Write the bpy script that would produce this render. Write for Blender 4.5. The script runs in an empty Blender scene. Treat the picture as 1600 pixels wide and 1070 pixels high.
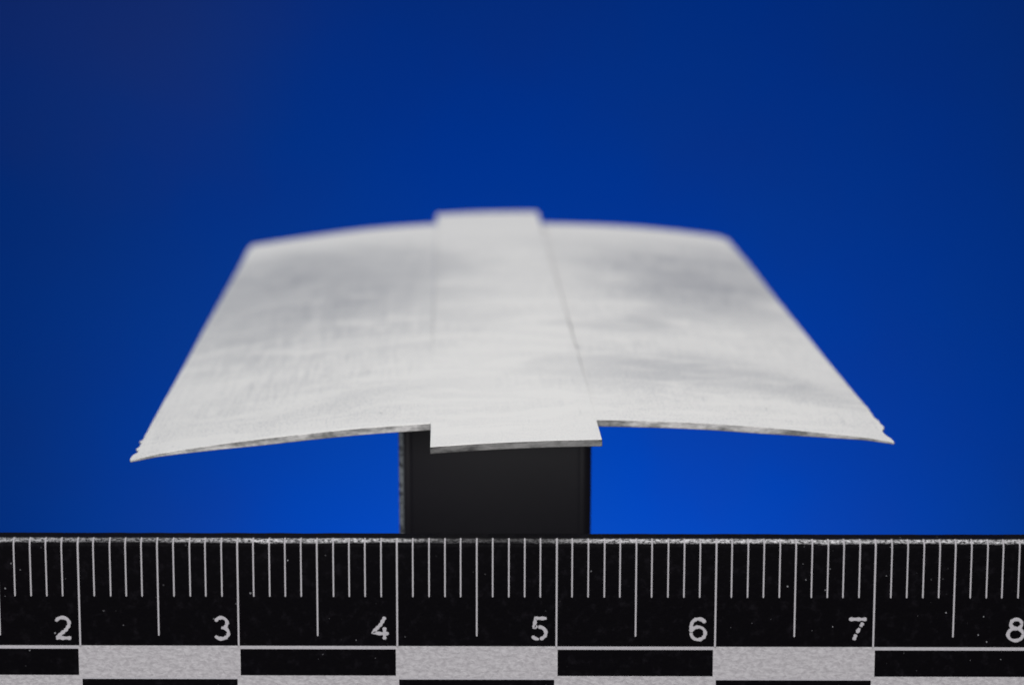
import bpy, bmesh, math, random
from mathutils import Vector, Matrix, noise
random.seed(7)
S = 0.01                                  # all shapes are written in centimetres, the scene is in metres
sc = bpy.context.scene

# ------------------------------------------------------------------ camera
FPX, CX, CY = 4100.0, 800.0, 535.0
PITCH = math.atan(735 / FPX)
HC = 6.6                                  # height of the lens above the table (cm)
cam = bpy.data.cameras.new('camera')
cam.lens = FPX / 1600 * 36; cam.sensor_width = 36; cam.sensor_fit = 'HORIZONTAL'
cam.clip_start = 0.01; cam.clip_end = 50
cam.dof.use_dof = True
cam.dof.focus_distance = 0.1715
cam.dof.aperture_fstop = 44
cam.dof.aperture_blades = 0
co = bpy.data.objects.new('camera', cam); sc.collection.objects.link(co)
co.location = (0, 0, HC * S)
co.rotation_euler = (math.pi / 2 - PITCH, 0, 0)
sc.camera = co

# ------------------------------------------------------------------ world and lamps
w = bpy.data.worlds.new('World'); sc.world = w; w.use_nodes = True
w.node_tree.nodes['Background'].inputs[0].default_value = (0.85, 0.9, 1, 1)
w.node_tree.nodes['Background'].inputs[1].default_value = 0.11
sc.view_settings.view_transform = 'Standard'; sc.view_settings.look = 'None'
sc.view_settings.exposure = 0; sc.view_settings.gamma = 1; sc.view_settings.use_curve_mapping = False

def area(name, loc, target, sx, sy, power, col=(1, 1, 1)):
    l = bpy.data.lights.new(name, 'AREA'); l.shape = 'RECTANGLE'; l.size = sx * S; l.size_y = sy * S
    l.energy = power; l.color = col
    o = bpy.data.objects.new(name, l); sc.collection.objects.link(o)
    o.location = Vector(loc) * S
    o.rotation_euler = (Vector(target) - Vector(loc)).to_track_quat('-Z', 'Y').to_euler()
    return o
area('overhead_softbox', (2, 33, 36), (0, 20, 3), 32, 26, 0.88, (1, 0.985, 0.955))
area('front_softbox', (-2, -16, 13), (0, 17, 3), 26, 20, 0.95, (1, 0.985, 0.985))
area('side_softbox', (-30, 42, 9), (0, 20, 2), 8, 16, 0.22, (0.85, 0.95, 1))
def spot(name, loc, target, power, ang, blend, rad):
    l = bpy.data.lights.new(name, 'SPOT'); l.energy = power; l.spot_size = math.radians(ang); l.spot_blend = blend
    l.shadow_soft_size = rad * S
    o = bpy.data.objects.new(name, l); sc.collection.objects.link(o)
    o.location = Vector(loc) * S
    o.rotation_euler = (Vector(target) - Vector(loc)).to_track_quat('-Z', 'Y').to_euler()
spot('backdrop_spot', (1, 54, -23), (2, 70, -12), 3.9, 130, 1.0, 3)

# ------------------------------------------------------------------ node helpers
class N:
    def __init__(s, name):
        s.m = bpy.data.materials.new(name); s.m.use_nodes = True
        s.t = s.m.node_tree; s.b = s.t.nodes['Principled BSDF']
    def n(s, typ, **k):
        x = s.t.nodes.new(typ)
        for a, v in k.items(): setattr(x, a, v)
        return x
    def inp(s, node, i, v):
        if isinstance(v, bpy.types.NodeSocket): s.t.links.new(v, node.inputs[i])
        else: node.inputs[i].default_value = v
    def math(s, op, a, b=0.0, c=None, clamp=False):
        x = s.n('ShaderNodeMath', operation=op); x.use_clamp = clamp
        s.inp(x, 0, a); s.inp(x, 1, b)
        if c is not None: s.inp(x, 2, c)
        return x.outputs[0]
    def noise(s, vec, scale, detail=3, rough=0.5, dist=0.0):
        x = s.n('ShaderNodeTexNoise'); s.inp(x, 'Vector', vec)
        x.inputs['Scale'].default_value = scale; x.inputs['Detail'].default_value = detail
        x.inputs['Roughness'].default_value = rough; x.inputs['Distortion'].default_value = dist
        return x.outputs[0]
    def mapping(s, vec, scale=(1, 1, 1), loc=(0, 0, 0), rot=(0, 0, 0)):
        x = s.n('ShaderNodeMapping'); s.inp(x, 0, vec)
        x.inputs['Location'].default_value = loc; x.inputs['Scale'].default_value = scale; x.inputs['Rotation'].default_value = rot
        return x.outputs[0]
    def rng(s, v, a, b, c=0.0, d=1.0):
        x = s.n('ShaderNodeMapRange'); x.interpolation_type = 'SMOOTHSTEP'
        s.inp(x, 0, v)
        for i, q in enumerate((a, b, c, d)): x.inputs[i + 1].default_value = q
        return x.outputs[0]
    def mix(s, f, a, b):
        x = s.n('ShaderNodeMix', data_type='RGBA')
        s.inp(x, 0, f); s.inp(x, 6, a); s.inp(x, 7, b)
        return x.outputs[2]
    def bump(s, h, strength, dist, prev=None):
        x = s.n('ShaderNodeBump'); x.inputs['Strength'].default_value = strength; x.inputs['Distance'].default_value = dist
        s.inp(x, 'Height', h)
        if prev: s.inp(x, 'Normal', prev)
        return x.outputs[0]
def objco(g):
    t = g.n('ShaderNodeTexCoord'); return g.mapping(t.outputs['Object'], (100, 100, 100))   # in cm

def blob(g, uvx, uvy, u, v, ru, rv):
    a = g.math('DIVIDE', g.math('SUBTRACT', uvx, u), ru); b = g.math('DIVIDE', g.math('SUBTRACT', uvy, v), rv)
    r = g.math('SQRT', g.math('ADD', g.math('MULTIPLY', a, a), g.math('MULTIPLY', b, b)))
    return g.rng(r, 1.0, 0.15)

# ------------------------------------------------------------------ materials
def metal_face():
    g = N('aluminium_face')
    uvn = g.n('ShaderNodeUVMap'); uvn.uv_map = 'UVMap'
    sep = g.n('ShaderNodeSeparateXYZ'); g.t.links.new(uvn.outputs[0], sep.inputs[0])
    ux, vy = sep.outputs[0], sep.outputs[1]
    uv = uvn.outputs[0]
    warp = g.noise(uv, 0.8, 3)
    wv = g.n('ShaderNodeVectorMath', operation='ADD'); g.t.links.new(uv, wv.inputs[0])
    wn = g.n('ShaderNodeTexNoise'); g.inp(wn, 'Vector', uv); wn.inputs['Scale'].default_value = 0.7; wn.inputs['Detail'].default_value = 3
    wm = g.n('ShaderNodeVectorMath', operation='SCALE'); g.t.links.new(wn.outputs[1], wm.inputs[0]); wm.inputs['Scale'].default_value = 1.2
    g.t.links.new(wm.outputs[0], wv.inputs[1])
    uvw = wv.outputs[0]
    sw = g.n('ShaderNodeSeparateXYZ'); g.t.links.new(uvw, sw.inputs[0])
    wx = g.math('SUBTRACT', sw.outputs[0], 0.6); wy = g.math('SUBTRACT', sw.outputs[1], 0.6)
    # stained, duller patches
    d = None
    for (u, v, ru, rv, a) in STAINS:
        m = g.math('MULTIPLY', blob(g, wx, wy, u, v, ru, rv), a * 0.74)
        d = m if d is None else g.math('ADD', d, m)
    clouds = g.rng(g.noise(g.mapping(uvw, (1.0, 0.8, 1)), 1.3, 5, 0.6), 0.38, 0.68)
    wisps = g.rng(g.noise(g.mapping(uvw, (0.8, 3.0, 1), (3, 1, 0), (0, 0, 0.22)), 1.3, 6, 0.65, 0.8), 0.46, 0.68)
    brushed = g.noise(g.mapping(uv, (34, 1.1, 1)), 1.0, 4, 0.75)
    cross = g.noise(g.mapping(uv, (3, 22, 1), (0, 0, 0), (0, 0, -0.9)), 1.0, 4, 0.7)
    grain = g.noise(g.mapping(uv, (55, 22, 1)), 1.0, 3, 0.8)
    zone = g.rng(g.noise(g.mapping(uvw, (1, 1, 1), (4, 7, 2)), 0.9, 2), 0.4, 0.62)
    onside = g.rng(g.math('ABSOLUTE', ux), 0.5, 0.9, 0.35, 1.0)
    dull = g.math('ADD', d, g.math('MULTIPLY', clouds, g.math('ADD', 0.04, g.math('MULTIPLY', d, 0.22))))
    dull = g.math('SUBTRACT', dull, g.math('MULTIPLY', wisps, 0.26))
    tex = g.math('MULTIPLY', g.math('SUBTRACT', brushed, 0.5), g.math('MULTIPLY', zone, 1.3))
    tex = g.math('ADD', tex, g.math('MULTIPLY', g.math('SUBTRACT', cross, 0.5), g.math('MULTIPLY', g.math('SUBTRACT', 1.0, zone), 0.9)))
    tex = g.math('ADD', tex, g.math('MULTIPLY', g.math('SUBTRACT', grain, 0.5), 1.6))
    tex = g.math('MULTIPLY', tex, g.math('MULTIPLY', onside, g.rng(vy, -0.1, 0.5, 0.35, 1.0)))
    scr = g.rng(g.noise(g.mapping(uv, (46, 1.6, 1), (0, 0, 0), (0, 0, 0.75)), 1.0, 3, 0.7), 0.56, 0.68)
    scr2 = g.rng(g.noise(g.mapping(uv, (2.2, 60, 1), (3, 3, 0), (0, 0, 0.12)), 1.0, 3, 0.7), 0.58, 0.70)
    scz = g.rng(g.noise(g.mapping(uv, (1, 0.7, 1), (8, 1, 2)), 1.0, 3), 0.46, 0.60)
    fine = g.math('MULTIPLY', g.math('SUBTRACT', g.noise(g.mapping(uv, (70, 26, 1), (1, 1, 0)), 1.0, 2, 0.7), 0.5), g.rng(vy, 3.5, 0.2, 0.0, 1.5))
    dull = g.math('ADD', dull, g.math('MULTIPLY', fine, onside))
    dull = g.math('ADD', dull, g.math('MULTIPLY', g.math('MULTIPLY', scr, scz), 0.22))
    dull = g.math('SUBTRACT', dull, g.math('MULTIPLY', g.math('MULTIPLY', scr2, g.math('SUBTRACT', 1.0, scz)), 0.16))
    streak = g.math('MULTIPLY', g.math('SUBTRACT', g.noise(g.mapping(uv, (9, 0.35, 1), (2, 9, 1)), 1.0, 3, 0.6), 0.5), blob(g, wx, wy, -1.3, 5.2, 1.3, 3.0))
    dull = g.math('ADD', dull, g.math('MULTIPLY', streak, 0.5))
    scuff = g.rng(g.noise(g.mapping(uvw, (0.9, 4.2, 1), (7, 2, 0), (0, 0, -0.18)), 1.2, 5, 0.6, 1.0), 0.60, 0.70)
    dull = g.math('SUBTRACT', dull, g.math('MULTIPLY', scuff, 0.26))
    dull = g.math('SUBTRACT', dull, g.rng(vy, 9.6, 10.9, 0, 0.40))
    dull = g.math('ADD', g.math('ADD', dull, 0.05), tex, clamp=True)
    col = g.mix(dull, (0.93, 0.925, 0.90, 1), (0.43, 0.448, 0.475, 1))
    pit = g.rng(g.noise(uv, 9, 2, 0.4), 0.765, 0.79)
    col = g.mix(g.math('MULTIPLY', pit, 0.6), col, (0.2, 0.2, 0.19, 1))
    g.inp(g.b, 'Base Color', col)
    g.inp(g.b, 'Metallic', 0.6)
    g.inp(g.b, 'Roughness', g.rng(dull, 0, 1, 0.62, 0.48))
    hh = g.math('ADD', g.math('MULTIPLY', grain, 0.6), g.math('MULTIPLY', brushed, 0.4))
    g.inp(g.b, 'Normal', g.bump(hh, 0.5, 0.00006))
    return g.m

def metal_edge(dark):
    g = N('aluminium_cut_edge')
    c = objco(g)
    a = g.rng(g.noise(g.mapping(c, (2.2, 2.2, 8)), 1.0, 4, 0.65), 0.38, 0.62)
    b = g.noise(g.mapping(c, (22, 22, 30)), 1.0, 3, 0.7)
    f = g.math('ADD', a, g.math('MULTIPLY', g.math('SUBTRACT', b, 0.5), 1.2), clamp=True)
    g.inp(g.b, 'Base Color', g.mix(f, (0.62 * dark, 0.61 * dark, 0.60 * dark, 1), (0.17 * dark, 0.17 * dark, 0.168 * dark, 1)))
    g.inp(g.b, 'Metallic', 0.5); g.inp(g.b, 'Roughness', 0.5)
    g.inp(g.b, 'Normal', g.bump(b, 0.5, 0.00006))
    return g.m

def paper():
    g = N('blue_paper')
    c = objco(g)
    n1 = g.noise(c, 0.06, 3, 0.5); n2 = g.noise(c, 8, 3, 0.6)
    n3 = g.noise(c, 0.17, 4, 0.6)
    col = g.mix(g.rng(n1, 0.35, 0.7), (0.0001, 0.030, 0.255, 1), (0.0020, 0.034, 0.225, 1))
    col = g.mix(g.math('MULTIPLY', g.rng(n3, 0.38, 0.72), 0.35), col, (0.004, 0.026, 0.20, 1))
    sep = g.n('ShaderNodeSeparateXYZ'); g.t.links.new(c, sep.inputs[0])
    tint_patch = g.math('MULTIPLY', blob(g, sep.outputs[0], g.math('ADD', sep.outputs[2], g.math('MULTIPLY', n3, 5)), -11, 6.5, 9, 7), 0.5)  # patch towards the upper left, mixed to a greyer, slightly purple blue
    col = g.mix(tint_patch, col, (0.015, 0.036, 0.19, 1))
    g.inp(g.b, 'Base Color', col); g.inp(g.b, 'Roughness', 0.9)
    g.b.inputs['Specular IOR Level'].default_value = 0.0
    g.inp(g.b, 'Normal', g.bump(n2, 0.2, 0.0002))
    return g.m

def table_mat():
    g = N('dark_grey_table')
    n = g.noise(objco(g), 3, 4, 0.6)
    g.inp(g.b, 'Base Color', g.mix(n, (0.03, 0.03, 0.032, 1), (0.05, 0.05, 0.052, 1))); g.inp(g.b, 'Roughness', 0.7)
    g.inp(g.b, 'Normal', g.bump(n, 0.3, 0.0003))
    return g.m

def ruler_black():
    g = N('black_ruler_plastic')
    c = objco(g)
    n = g.noise(c, 34, 3, 0.6); n2 = g.noise(g.mapping(c, (1, 1, 1), (5, 2, 8)), 13, 4, 0.7)
    speck = g.math('MULTIPLY', g.rng(g.noise(g.mapping(c, (1, 1, 1), (9, 9, 1)), 42, 1, 0.3), 0.76, 0.80), g.rng(g.noise(c, 1.1, 2), 0.45, 0.65))
    haze = g.rng(n2, 0.5, 0.8)
    col = g.mix(g.math('MULTIPLY', haze, 0.5), (0.0022, 0.0018, 0.0028, 1), (0.018, 0.016, 0.021, 1))
    col = g.mix(speck, col, (0.35, 0.35, 0.37, 1))
    # worn top front edge: rubbed pale, with its glint painted into the colour
    sep = g.n('ShaderNodeSeparateXYZ'); g.t.links.new(c, sep.inputs[0])
    wob = g.math('MULTIPLY', g.math('SUBTRACT', g.noise(g.mapping(c, (1.2, 0, 0)), 1.0, 4, 0.7), 0.5), 0.035)
    zz = g.math('ADD', sep.outputs[2], wob)
    band = g.math('MULTIPLY', g.rng(zz, -0.026, -0.012), g.rng(zz, 0.004, -0.002))
    front = g.rng(sep.outputs[1], 0.050, 0.030)
    scr = g.rng(g.noise(g.mapping(c, (42, 90, 110)), 1.0, 4, 0.85), 0.42, 0.58)
    amt = g.math('ADD', g.rng(g.noise(g.mapping(c, (0.55, 0, 0), (6.3, 0, 0)), 1.0, 3, 0.6), 0.34, 0.56, 0.25, 1.0), 0.0)
    thin = g.math('ABSOLUTE', g.math('SUBTRACT', sep.outputs[0], 2.62)); amt = g.math('MULTIPLY', amt, g.rng(thin, 0.25, 0.75, 0.2, 1.0))
    wear_glint = g.math('MULTIPLY', g.math('MULTIPLY', g.math('MULTIPLY', band, front), scr), amt)
    col = g.mix(wear_glint, col, (0.85, 0.84, 0.86, 1))
    g.inp(g.b, 'Base Color', col)
    g.inp(g.b, 'Roughness', g.math('ADD', g.math('MULTIPLY', n, 0.3), 0.35))
    g.b.inputs['Specular IOR Level'].default_value = 0.03
    g.inp(g.b, 'Normal', g.bump(n, 0.35, 0.00005))
    return g.m

def ruler_white(wrinkle, k=1.0):
    g = N('white_wrinkled_print' if wrinkle else 'white_print')
    c = objco(g)
    n = g.noise(g.mapping(c, (26, 26, 44)), 1.0, 4, 0.65, 0.4); f = g.noise(c, 60, 2)
    if wrinkle:
        col = g.mix(g.rng(n, 0.35, 0.65), (0.44 * k, 0.42 * k, 0.44 * k, 1), (0.60 * k, 0.58 * k, 0.60 * k, 1))
        g.inp(g.b, 'Normal', g.bump(n, 0.7, 0.00015))
    else:
        col = g.mix(f, (0.40 * k, 0.385 * k, 0.41 * k, 1), (0.58 * k, 0.56 * k, 0.59 * k, 1))
    g.inp(g.b, 'Base Color', col); g.inp(g.b, 'Roughness', 0.6)
    return g.m

def post_black():
    g = N('black_post_plastic')
    c = objco(g)
    n = g.noise(g.mapping(c, (12, 12, 1.5)), 1.0, 3, 0.6); n2 = g.noise(c, 12, 3)
    sep = g.n('ShaderNodeSeparateXYZ'); g.t.links.new(c, sep.inputs[0])
    edge_noise = g.noise(g.mapping(c, (6, 6, 16)), 1.0, 4, 0.8)
    edge_highlight = g.math('MULTIPLY', g.rng(g.math('ADD', sep.outputs[0], g.math('MULTIPLY', g.math('SUBTRACT', edge_noise, 0.5), 0.05)), -0.660, -0.676), g.rng(edge_noise, 0.40, 0.58, 0.2, 1.0))  # highlight along the left corner, painted on as a ragged, chipped pale strip
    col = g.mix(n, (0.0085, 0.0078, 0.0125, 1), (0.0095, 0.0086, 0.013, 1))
    g.inp(g.b, 'Base Color', g.mix(edge_highlight, col, (0.36, 0.40, 0.43, 1)))
    g.inp(g.b, 'Roughness', g.math('ADD', g.math('MULTIPLY', n2, 0.06), 0.42)); g.b.inputs['Specular IOR Level'].default_value = 0.38
    g.inp(g.b, 'Normal', g.bump(n2, 0.05, 0.00003))
    return g.m

# ------------------------------------------------------------------ mesh helpers
def link(name, bm, mats, parent=None, smooth=None, loc=None):
    me = bpy.data.meshes.new(name)
    bmesh.ops.scale(bm, vec=(S, S, S), verts=bm.verts)
    bm.to_mesh(me); bm.free()
    for m in (mats if isinstance(mats, (list, tuple)) else [mats]): me.materials.append(m)
    if smooth is not None:
        for p in me.polygons: p.use_smooth = True
        me.set_sharp_from_angle(angle=math.radians(smooth))
    o = bpy.data.objects.new(name, me); sc.collection.objects.link(o)
    if parent: o.parent = parent
    if loc: o.location = Vector(loc) * S
    return o
def empty(name, loc, rot=(0, 0, 0), label=None, cat=None):
    o = bpy.data.objects.new(name, None); sc.collection.objects.link(o)
    o.empty_display_size = 0.01
    o.location = Vector(loc) * S; o.rotation_euler = rot
    if label: o['label'] = label
    if cat: o['category'] = cat
    return o

# ------------------------------------------------------------------ blue backdrop sheet hanging behind, dark table in front
def sheet(name, xs, prof, mat, th):
    bm = bmesh.new()
    rows = [[bm.verts.new((x, y, z)) for x in xs] for y, z in prof]
    for a, b in zip(rows, rows[1:]):
        for i in range(len(xs) - 1): bm.faces.new((a[i], a[i + 1], b[i + 1], b[i]))
    bmesh.ops.recalc_face_normals(bm, faces=bm.faces)
    o = link(name, bm, mat, smooth=60)
    m = o.modifiers.new('thickness', 'SOLIDIFY'); m.thickness = th * S; m.offset = -1
    o['kind'] = 'structure'
    return o
YB = 70
sheet('backdrop', [-150 + 10 * i for i in range(31)], [(YB, -90 + 10 * i) for i in range(21)], paper(), 0.3)
bm = bmesh.new(); bmesh.ops.create_cube(bm, size=1)
bmesh.ops.scale(bm, vec=(60, 26.5, 2), verts=bm.verts); bmesh.ops.translate(bm, vec=(0, 10.75, -1), verts=bm.verts)
bmesh.ops.bevel(bm, geom=list(bm.edges), offset=0.2, segments=2, affect='EDGES')
tb = link('table', bm, table_mat()); tb['kind'] = 'structure'

# ------------------------------------------------------------------ curved metal plate
X0, YAW, ROLL, HP, RAD = 0.0095, 0.0245, -0.0186, 3.716, 16.7156
W, L, TF, TB, TW = 2.63, 11.1, 0.727, 0.869, 0.5734
TILT = -0.0085
Y0 = 17.7
T = 0.047
STAINS = [(-1.8, 6.6, 2.6, 5.6, 0.52), (-2.3, 8.4, 0.9, 2.4, 0.18), (-1.1, 7.6, 1.1, 2.6, 0.16), (2.0, 7.8, 1.9, 4.2, 0.50), (1.9, 7.2, 1.2, 1.8, 0.10),
          (1.6, 5.6, 1.6, 2.4, 0.22), (1.2, 2.1, 1.3, 1.6, 0.40), (2.1, 1.5, 1.0, 1.1, 0.24), (1.0, 4.3, 0.9, 0.6, 0.30), (-1.5, 1.3, 1.5, 1.3, 0.14),
          (-0.1, 10.2, 1.2, 1.6, 0.08)]
plate = empty('curved_metal_plate', (X0, Y0, HC - HP), (TILT, ROLL, YAW),
              'thin pale aluminium plate, gently arched, lying on top of the black post', 'metal plate')
FACE, EDGE = metal_face(), metal_edge(1.0)
EDGE_DARK = metal_edge(0.42); EDGE_DARK.name = 'aluminium_dark_cut_edge'

def lerp_table(tab, x):
    if x <= tab[0][0]: return tab[0][1]
    for (a, p), (b, q) in zip(tab, tab[1:]):
        if x <= b: return p + (q - p) * (x - a) / (b - a)
    return tab[-1][1]
LEFT_RAG = [(0, -0.012), (0.05, -0.020), (0.12, -0.018), (0.17, -0.012), (0.2, 0.012), (0.26, 0.016), (0.30, -0.006), (0.34, -0.014), (0.38, 0.0), (0.42, 0.006),
            (0.53, 0.004), (0.56, -0.014), (0.585, -0.015), (0.61, 0.004), (0.8, 0.002), (1.2, 0.0)]
RIGHT_RAG = [(0, 0.006), (0.05, 0.010), (0.12, 0.004), (0.2, -0.016), (0.28, -0.024), (0.34, -0.022), (0.40, -0.002), (0.46, 0.010), (0.52, 0.012), (0.6, 0.004), (0.66, 0.010), (0.74, 0.006),
             (0.8, -0.004), (1.0, 0.002), (1.15, 0.008), (1.3, 0.002), (1.6, 0.0)]
def solid_grid(us_of, vs, nu, ztop, zbot, front_mat):
    """thick sheet: us_of(v, s) gives u for s in 0..1; returns bmesh with uv in cm"""
    bm = bmesh.new(); uvl = bm.loops.layers.uv.new('UVMap')
    top, bot = [], []
    for v in vs:
        top.append([]); bot.append([])
        for i in range(nu + 1):
            u, vv = us_of(v, i / nu)
            top[-1].append(bm.verts.new((u, vv, ztop(u, vv)))); bot[-1].append(bm.verts.new((u, vv, zbot(u, vv))))
    n = len(vs)
    def face(a, mi):
        f = bm.faces.new(a); f.material_index = mi
        for l in f.loops: l[uvl].uv = (l.vert.co.x, l.vert.co.y)
    for j in range(n - 1):
        for i in range(nu):
            face((top[j][i], top[j][i + 1], top[j + 1][i + 1], top[j + 1][i]), 0)
            face((bot[j][i], bot[j + 1][i], bot[j + 1][i + 1], bot[j][i + 1]), 0)
        face((bot[j][0], top[j][0], top[j + 1][0], bot[j + 1][0]), 1)
        face((bot[j][nu], bot[j + 1][nu], top[j + 1][nu], top[j][nu]), 1)
    for i in range(nu):
        face((bot[0][i], bot[0][i + 1], top[0][i + 1], top[0][i]), front_mat)
        face((bot[-1][i], top[-1][i], top[-1][i + 1], bot[-1][i + 1]), 1)
    return bm
def arch(u): return -u * u / (2 * RAD)
def thick(u):
    a = abs(u)
    return T * (1 - 0.70 * max(0, min(1, (a - 1.7) / 0.93)) ** 1.2)
def weigh(bm, skip):
    lay = bm.edges.layers.float.new('bevel_weight_edge')
    bm.normal_update()
    for e in bm.edges:
        if len(e.link_faces) == 2 and e.calc_face_angle() > math.radians(50) and not skip(e): e[lay] = 1.0
def bevel(o, wd):
    m = o.modifiers.new('bevel', 'BEVEL'); m.width = wd * S; m.segments = 2; m.limit_method = 'WEIGHT'
    m.harden_normals = False
vs = [0, .025, .05, .085, .12, .145, .17, .2, .23, .26, .28, .3, .32, .34, .36, .38, .42, .46, .5, .53, .545, .56, .572, .585, .597, .61, .65, .7, .75, .8, .88, .96, 1.05, 1.15, 1.25, 1.4, 1.6]
vs += [1.6 + (10.4 - 1.6) * k / 36 for k in range(1, 37)] + [L - .31, L - .23, L - .16, L - .11, L - .07, L - .04, L - .02, L]
def gap_r(v):
    if v < 0.2: return 0.0
    return min(1, (v + 0.6) / 4) * (0.0045 + 0.008 * max(0, noise.noise(Vector((v * 1.1, 5, 5))) + 0.1)) + (0.010 if v > L - 1.2 else 0.0) * min(1, (v - L + 1.2) / 0.5)
def gap_l(v): return 0.0 if v < 2.2 else 0.0035 * min(1, (v - 2.2) / 2)
def side(sign):
    def us(v, s):
        inner = TW + (gap_r(v) if sign > 0 else gap_l(v))
        outer = W + (lerp_table(RIGHT_RAG, v) if sign > 0 else -lerp_table(LEFT_RAG, v))
        outer += 0.004 * noise.noise(Vector((v * 7, sign * 3, 0)))
        rc = 0.34 if sign > 0 else 0.16          # rounded far corner
        if v > L - rc:
            q = (v - (L - rc)) / rc
            outer -= rc * 0.45 * (1 - math.sqrt(max(0, 1 - q * q)))
        ss = s ** 0.8
        u = inner + (outer - inner) * ss
        # slightly wavy cut near edge
        vv = v + (0.006 * noise.noise(Vector((u * 2.5, 1.7 * sign, 0))) + 0.003 * noise.noise(Vector((u * 11, 4, 0)))) * max(0, 1 - v / 0.3)
        return sign * u, vv
    def zt(u, v):
        droop = 0.012 * max(0, abs(u) - 2.45) / 0.2 * max(0, 1 - v / 0.5)
        step = ((0 if v < 1 else -0.0008 * min(1, v - 1)) if sign < 0 else -0.002 - 0.007 * min(1, max(0, v - 0.6) / 4) - 0.010 * max(0, min(1, (v - 8.5) / 2))) if v > 0.02 else -0.002
        wav = 0.012 * noise.noise(Vector((u * 0.7, v * 0.4, 2)))
        return arch(u) + wav * min(1, (abs(u) - TW) / 0.8) + step - droop
    def zb(u, v): return zt(u, v) - thick(u)
    f = us
    g = (lambda v, s: f(v, 1 - s)) if sign < 0 else f
    bm = solid_grid(g, vs, 60, zt, zb, 1)
    weigh(bm, lambda e: all(abs(q.co.x) < TW + 0.02 for q in e.verts) and (sign < 0 or min(q.co.y for q in e.verts) < 3.0))
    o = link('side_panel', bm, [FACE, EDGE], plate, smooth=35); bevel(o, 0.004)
    return o
side(-1)
side(1)
# centre strip, longer than the panels: its two ends are the tabs
def us_c(v, s):
    vv = v
    if v <= 0: vv = v * ((0.787 if s < 0.5 else 0.787) / TF * (1 - s) + 0.672 / TF * s)
    u = -TW + 2 * TW * s
    if v < -0.05 and s < 0.02: u += 0.004
    vv += 0.003 * noise.noise(Vector((u * 9, 8, 0))) if v <= -TF + 0.001 else 0
    return u, vv
vsc = [-TF, -TF + .03, -TF + .1, -.5, -.3, -.1, 0] + [L * k / 50 for k in range(1, 51)] + [L + .3, L + .6, L + TB]
bm = solid_grid(us_c, vsc, 28, lambda u, v: arch(u) + (0.003 * min(1, max(0, v) / 5) * (u + TW) / TW), lambda u, v: arch(u) - T, 2)
weigh(bm, lambda e: all(abs(abs(q.co.x) - TW) < 0.003 and -0.01 < q.co.y < L - 0.02 and (q.co.x < 0 or q.co.y < 3.0) for q in e.verts))
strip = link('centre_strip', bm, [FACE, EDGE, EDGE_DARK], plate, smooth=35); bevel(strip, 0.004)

# ------------------------------------------------------------------ black post under the plate
PW, PD = 1.41, 5.0
PX, PY = -0.183, 18.65
post = empty('black_post', (PX, PY + PD / 2, 0), (0, 0, YAW), 'upright black square post with rounded corners, holding up the plate', 'support post')
def rounded_profile(hw, hd, r, lip):
    pts = []
    for cx, cy, a0 in ((hw - r, -hd + r, -90), (hw - r, hd - r, 0), (-hw + r, hd - r, 90), (-hw + r, -hd + r, 180)):
        for k in range(9):
            a = math.radians(a0 + k * 90 / 8)
            pts.append((cx + r * math.cos(a), cy + r * math.sin(a)))
    # shallow face: the front is recessed a touch between two raised borders
    return pts
bm = bmesh.new()
pr = rounded_profile(PW / 2, PD / 2, 0.07, 0)
i_front = [i for i, p in enumerate(pr)]
front = []
def fr(x, y): front.append((x, y))
hw, hd = PW / 2, PD / 2
inner = [(-hw + 0.075, -hd), (-hw + 0.09, -hd + 0.004), (-hw + 0.11, -hd + 0.012), (0, -hd + 0.012), (hw - 0.11, -hd + 0.012), (hw - 0.09, -hd + 0.004), (hw - 0.075, -hd)]
pr = pr + inner      # last corner arc ends at the front left
plate_inv = None
def plate_under(x, y):
    """height (cm) of the plate's underside above world point x, y (cm)"""
    M = Matrix.Translation(Vector((X0, Y0, HC - HP))) @ (Matrix.Rotation(YAW, 4, 'Z') @ Matrix.Rotation(ROLL, 4, 'Y') @ Matrix.Rotation(TILT, 4, 'X'))
    u = (x - X0)
    for _ in range(4):
        p = M @ Vector((u, y - Y0, arch(u) - T)); u += x - p.x
    return p.z
ring = []
Mp = Matrix.Translation(Vector((PX, PY + PD / 2, 0))) @ Matrix.Rotation(YAW, 4, 'Z')
zs = [0, 0.3, 0.8, 1.3, 1.8, 2.2, None]
for z in zs:
    r = []
    for (x, y) in pr:
        k = 1.0 if z is None else 1.0 - 0.010 * (1 - z / 2.8)
        q = Mp @ Vector((x, y, 0))
        zz = z if z is not None else plate_under(q.x, q.y) - 0.001
        r.append(bm.verts.new((x * k + 0.0008 * noise.noise(Vector((x * 9, zz * 6, 0))), y, zz)))
    ring.append(r)
for a, b in zip(ring, ring[1:]):
    for i in range(len(pr)):
        j = (i + 1) % len(pr); bm.faces.new((a[i], a[j], b[j], b[i]))
bm.faces.new(ring[-1]); bm.faces.new(list(reversed(ring[0])))
bmesh.ops.recalc_face_normals(bm, faces=bm.faces)
body = link('post_body', bm, post_black(), post, smooth=50)

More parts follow.
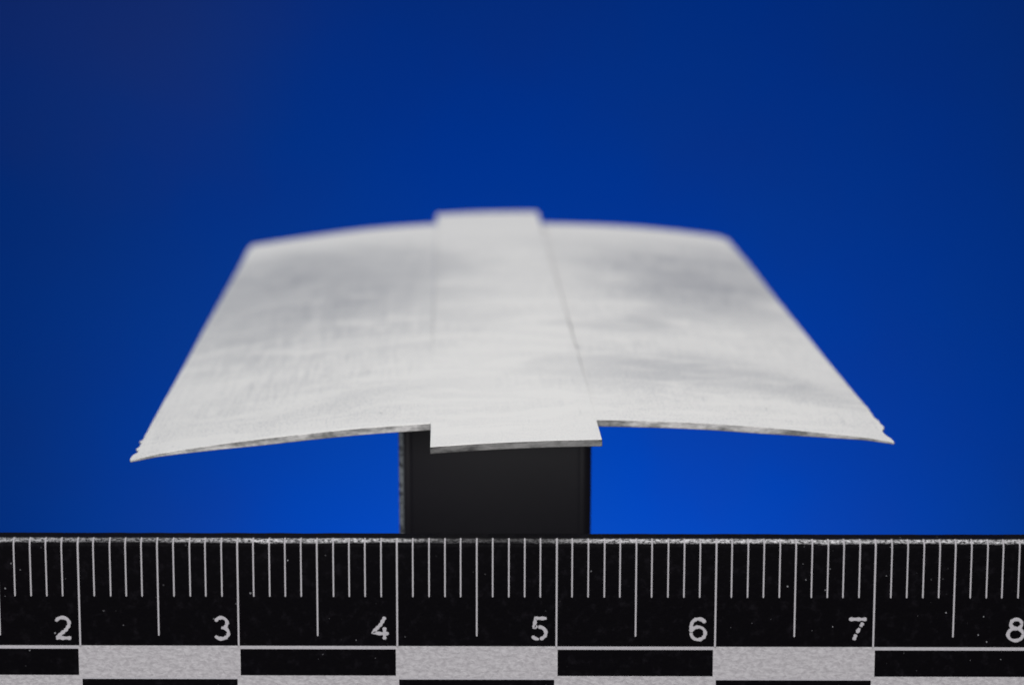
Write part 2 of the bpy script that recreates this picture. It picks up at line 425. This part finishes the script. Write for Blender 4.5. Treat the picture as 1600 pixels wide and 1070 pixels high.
# ------------------------------------------------------------------ ruler standing on its edge in front
YR, HR = 15.99, 4.119
TANR = 0.0
ruler = empty('black_scale_ruler', (-2.729, YR, HC - HR), (0, math.radians(0.13), 0),
              'black centimetre ruler with white ticks and checker squares, in front of the post', 'ruler')
def KX(k): return (k - 2) * 1.003
def ZY(py):   # depth below the ruler's top edge of what shows at a row of the photograph
    return HR - YR * math.tan(PITCH + math.atan((py - CY) / FPX))
BLK, WHT, WRK = ruler_black(), ruler_white(False), ruler_white(True, 1.0)
RB = 0.05; TH = 0.185
xa, xb = KX(-0.6), KX(11.0)
ZB = -(HC - HR)
def arc(off, a0, a1, n):
    return [(RB - (RB + off) * math.cos(math.radians(a)), -RB + (RB + off) * math.sin(math.radians(a))) for a in [a0 + (a1 - a0) * i / n for i in range(n + 1)]]
prof = [(0, ZB), (0, -0.9), (0, -0.35)] + arc(0, 0, 90, 8) + [(TH - .02, 0), (TH, -.02), (TH, ZB)]
bm = bmesh.new()
nx = 290
cols = []
for i in range(nx + 1):
    x = xa + (xb - xa) * i / nx
    cols.append([bm.verts.new((x, y + (0.0 if z < -0.3 else 0.0012 * noise.noise(Vector((x * 9, y * 30, 0)))), z + (0 if z < -0.05 else 0.0022 * noise.noise(Vector((x * 6, 3, y * 20))) + 0.002 * noise.noise(Vector((x * 1.1, 7, 0)))))) for y, z in prof])
for a, b in zip(cols, cols[1:]):
    for j in range(len(prof)):
        k = (j + 1) % len(prof); bm.faces.new((a[j], a[k], b[k], b[j]))
bm.faces.new(list(reversed(cols[0]))); bm.faces.new(cols[-1])
bmesh.ops.recalc_face_normals(bm, faces=bm.faces)
link('ruler_body', bm, BLK, ruler, smooth=45)

def slab_mesh(name, x0, x1, z0, z1, h, mat):
    """thin raised print on the front face"""
    bm = bmesh.new()
    vs_ = [bm.verts.new(p) for p in ((x0, -h, z0), (x1, -h, z0), (x1, -h, z1), (x0, -h, z1), (x0, 0.001, z0), (x1, 0.001, z0), (x1, 0.001, z1), (x0, 0.001, z1))]
    for f in ((0, 1, 2, 3), (0, 4, 5, 1), (1, 5, 6, 2), (2, 6, 7, 3), (3, 7, 4, 0)): bm.faces.new([vs_[i] for i in f])
    me = bpy.data.meshes.new(name); bmesh.ops.scale(bm, vec=(S, S, S), verts=bm.verts); bm.to_mesh(me); bm.free(); me.materials.append(mat)
    return me
def tick_mesh(name, zbot, wd):
    path = [(-0.002, zbot), (-0.002, zbot + 0.006)] + [(-0.002, -0.08)] + arc(0.002, 0, 82, 8)
    bm = bmesh.new(); ra = []
    for i, (y, z) in enumerate(path):
        hwid = wd / 2 * (0.6 if i == 0 else 1.0)
        ra.append((bm.verts.new((-hwid, y, z)), bm.verts.new((hwid, y, z)), bm.verts.new((hwid, y + 0.003, z - 0.0 if z < -0.05 else z - 0.003)), bm.verts.new((-hwid, y + 0.003, z if z < -0.05 else z - 0.003))))
    for a, b in zip(ra, ra[1:]):
        bm.faces.new((a[0], a[1], b[1], b[0])); bm.faces.new((a[1], a[2], b[2], b[1])); bm.faces.new((a[3], a[0], b[0], b[3]))
    me = bpy.data.meshes.new(name); bmesh.ops.scale(bm, vec=(S, S, S), verts=bm.verts); bm.to_mesh(me); bm.free(); me.materials.append(WHT)
    return me
def put(name, me, x=0, y=0, z=0):
    o = bpy.data.objects.new(name, me); sc.collection.objects.link(o); o.parent = ruler; o.location = (x * S, y * S, z * S); return o
zmm, zhalf, zcm = ZY(931), ZY(992), ZY(1009.5)
t_mm, t_half, t_cm = tick_mesh('tick_mark', zmm, 0.0088), tick_mesh('tick_mark', zhalf, 0.0097), tick_mesh('tick_mark', zcm, 0.0108)
for k in range(0, 107):
    cm = k / 10
    me = t_cm if k % 10 == 0 else t_half if k % 10 == 5 else t_mm
    o = put('tick_mark', me, KX(cm) + random.uniform(-0.002, 0.002))
    if k % 10 not in (0, 5): o.scale.z = 1.0
z1a, z1b = ZY(1007.5), ZY(1012.5)
zr = ZY(1056.5); z2 = zr - (z1a - zr)
HB = 0.010
sq1 = slab_mesh('white_square', -HB, 1.003 + HB, zr - 0.012, z1a, 0.0020, WRK)
sq2 = slab_mesh('white_square', -HB, 1.003 + HB, z2, zr + 0.012, 0.0026, WRK)
ln = slab_mesh('grid_line', HB, 1.003 - HB, z1b, z1a, 0.0020, WHT)
lb = slab_mesh('grid_line', HB - 0.002, 1.003 - HB, zr - 0.0125, zr - 0.002, 0.0034, WHT)
lb2 = slab_mesh('grid_line', HB, 1.003 - HB, z2, z2 + 0.018, 0.0020, WHT)
for c in range(0, 10):
    if c % 2 == 0:
        put('white_square', sq1, KX(c)); put('grid_line', lb, KX(c)); put('grid_line', lb2, KX(c))
    else:
        put('white_square', sq2, KX(c)); put('grid_line', ln, KX(c))
# numerals, drawn as strokes in a 0.74 x 1 box
def arcp(cx, cy, rx, ry, a0, a1, n=14):
    return [(cx + rx * math.cos(math.radians(a0 + (a1 - a0) * i / n)), cy + ry * math.sin(math.radians(a0 + (a1 - a0) * i / n))) for i in range(n + 1)]
D = {
 0: [arcp(.37, .5, .28, .42, 90, 448, 26)],
 1: [[(.16, .78), (.42, .94), (.42, .06)]],
 2: [arcp(.36, .68, .27, .24, 160, -25) + [(.50, .42), (.30, .25), (.12, .10)], [(.10, .08), (.70, .08)]],
 3: [arcp(.36, .71, .23, .22, 165, -70, 14) + [(.36, .52)], arcp(.36, .30, .28, .235, 78, -150, 16)],
 4: [[(.55, .97), (.38, .66), (.06, .33), (.36, .29), (.70, .29)], [(.53, .55), (.53, .05)]],
 5: [[(.66, .93), (.22, .93), (.16, .56), (.30, .60)] , arcp(.34, .33, .29, .25, 92, -80, 14), arcp(.34, .33, .29, .25, -88, -150, 6)],
 6: [arcp(.38, .66, .28, .26, 22, 178, 10) + [(.08, .50), (.08, .40)], arcp(.37, .33, .28, .26, 175, -190, 24)],
 7: [[(.04, .92), (.74, .92)], [(.60, .78), (.50, .62)], [(.47, .56), (.36, .36)], [(.33, .30), (.25, .07)]],
 8: [arcp(.38, .74, .22, .19, 0, 360, 20), arcp(.36, .31, .30, .25, 0, 360, 24)],
 9: [arcp(.37, .67, .28, .26, 0, 360, 24), [(.65, .62), (.62, .35), (.5, .14), (.3, .06), (.12, .12)]],
}
def stroke(bm, pts, w2, y, hgt, seed):
    dense = []
    for a, b in zip(pts, pts[1:]):
        n = max(1, int(math.dist(a, b) * hgt / 0.007))
        for i in range(n): dense.append((a[0] + (b[0] - a[0]) * i / n, a[1] + (b[1] - a[1]) * i / n))
    dense.append(pts[-1])
    prev = None
    for i, p in enumerate(dense):
        q0 = dense[max(0, i - 1)]; q1 = dense[min(len(dense) - 1, i + 1)]
        dx, dz = q1[0] - q0[0], q1[1] - q0[1]; l = math.hypot(dx, dz) or 1
        ns, ne = -dz / l, dx / l
        # engraved by a machine in small diagonal bites: the width wobbles
        wob = 1 + 0.20 * math.sin((p[0] * 0.9 + p[1] * 1.2) * 26 + seed) + 0.15 * noise.noise(Vector((p[0] * 12, p[1] * 12, seed)))
        e = 0.65 if i in (0, len(dense) - 1) else 1
        h = w2 * wob * e
        x, z = p[0] * hgt, p[1] * hgt
        a = bm.verts.new((x + ns * h, y, z + ne * h)); b = bm.verts.new((x - ns * h, y, z - ne * h))
        if prev: bm.faces.new((prev[1], prev[0], a, b))
        prev = (a, b)
zn0 = ZY(999)
HN = ZY(961) - zn0
def numeral(d, x):
    bm = bmesh.new()
    for i, st in enumerate(D[d]): stroke(bm, st, 0.0108, -0.0022 - 0.0006 * i, HN, d + i * 1.3)
    bmesh.ops.recalc_face_normals(bm, faces=bm.faces)
    g = bmesh.ops.extrude_face_region(bm, geom=list(bm.faces))
    bmesh.ops.translate(bm, vec=(0, 0.0021, 0), verts=[e for e in g['geom'] if isinstance(e, bmesh.types.BMVert)])
    o = link('numeral', bm, WHT, ruler, loc=(x, 0, zn0))
    return o
for k in range(1, 10): numeral(k, KX(k) - 0.165)
numeral(1, KX(10) - 0.30); numeral(0, KX(10) - 0.165)
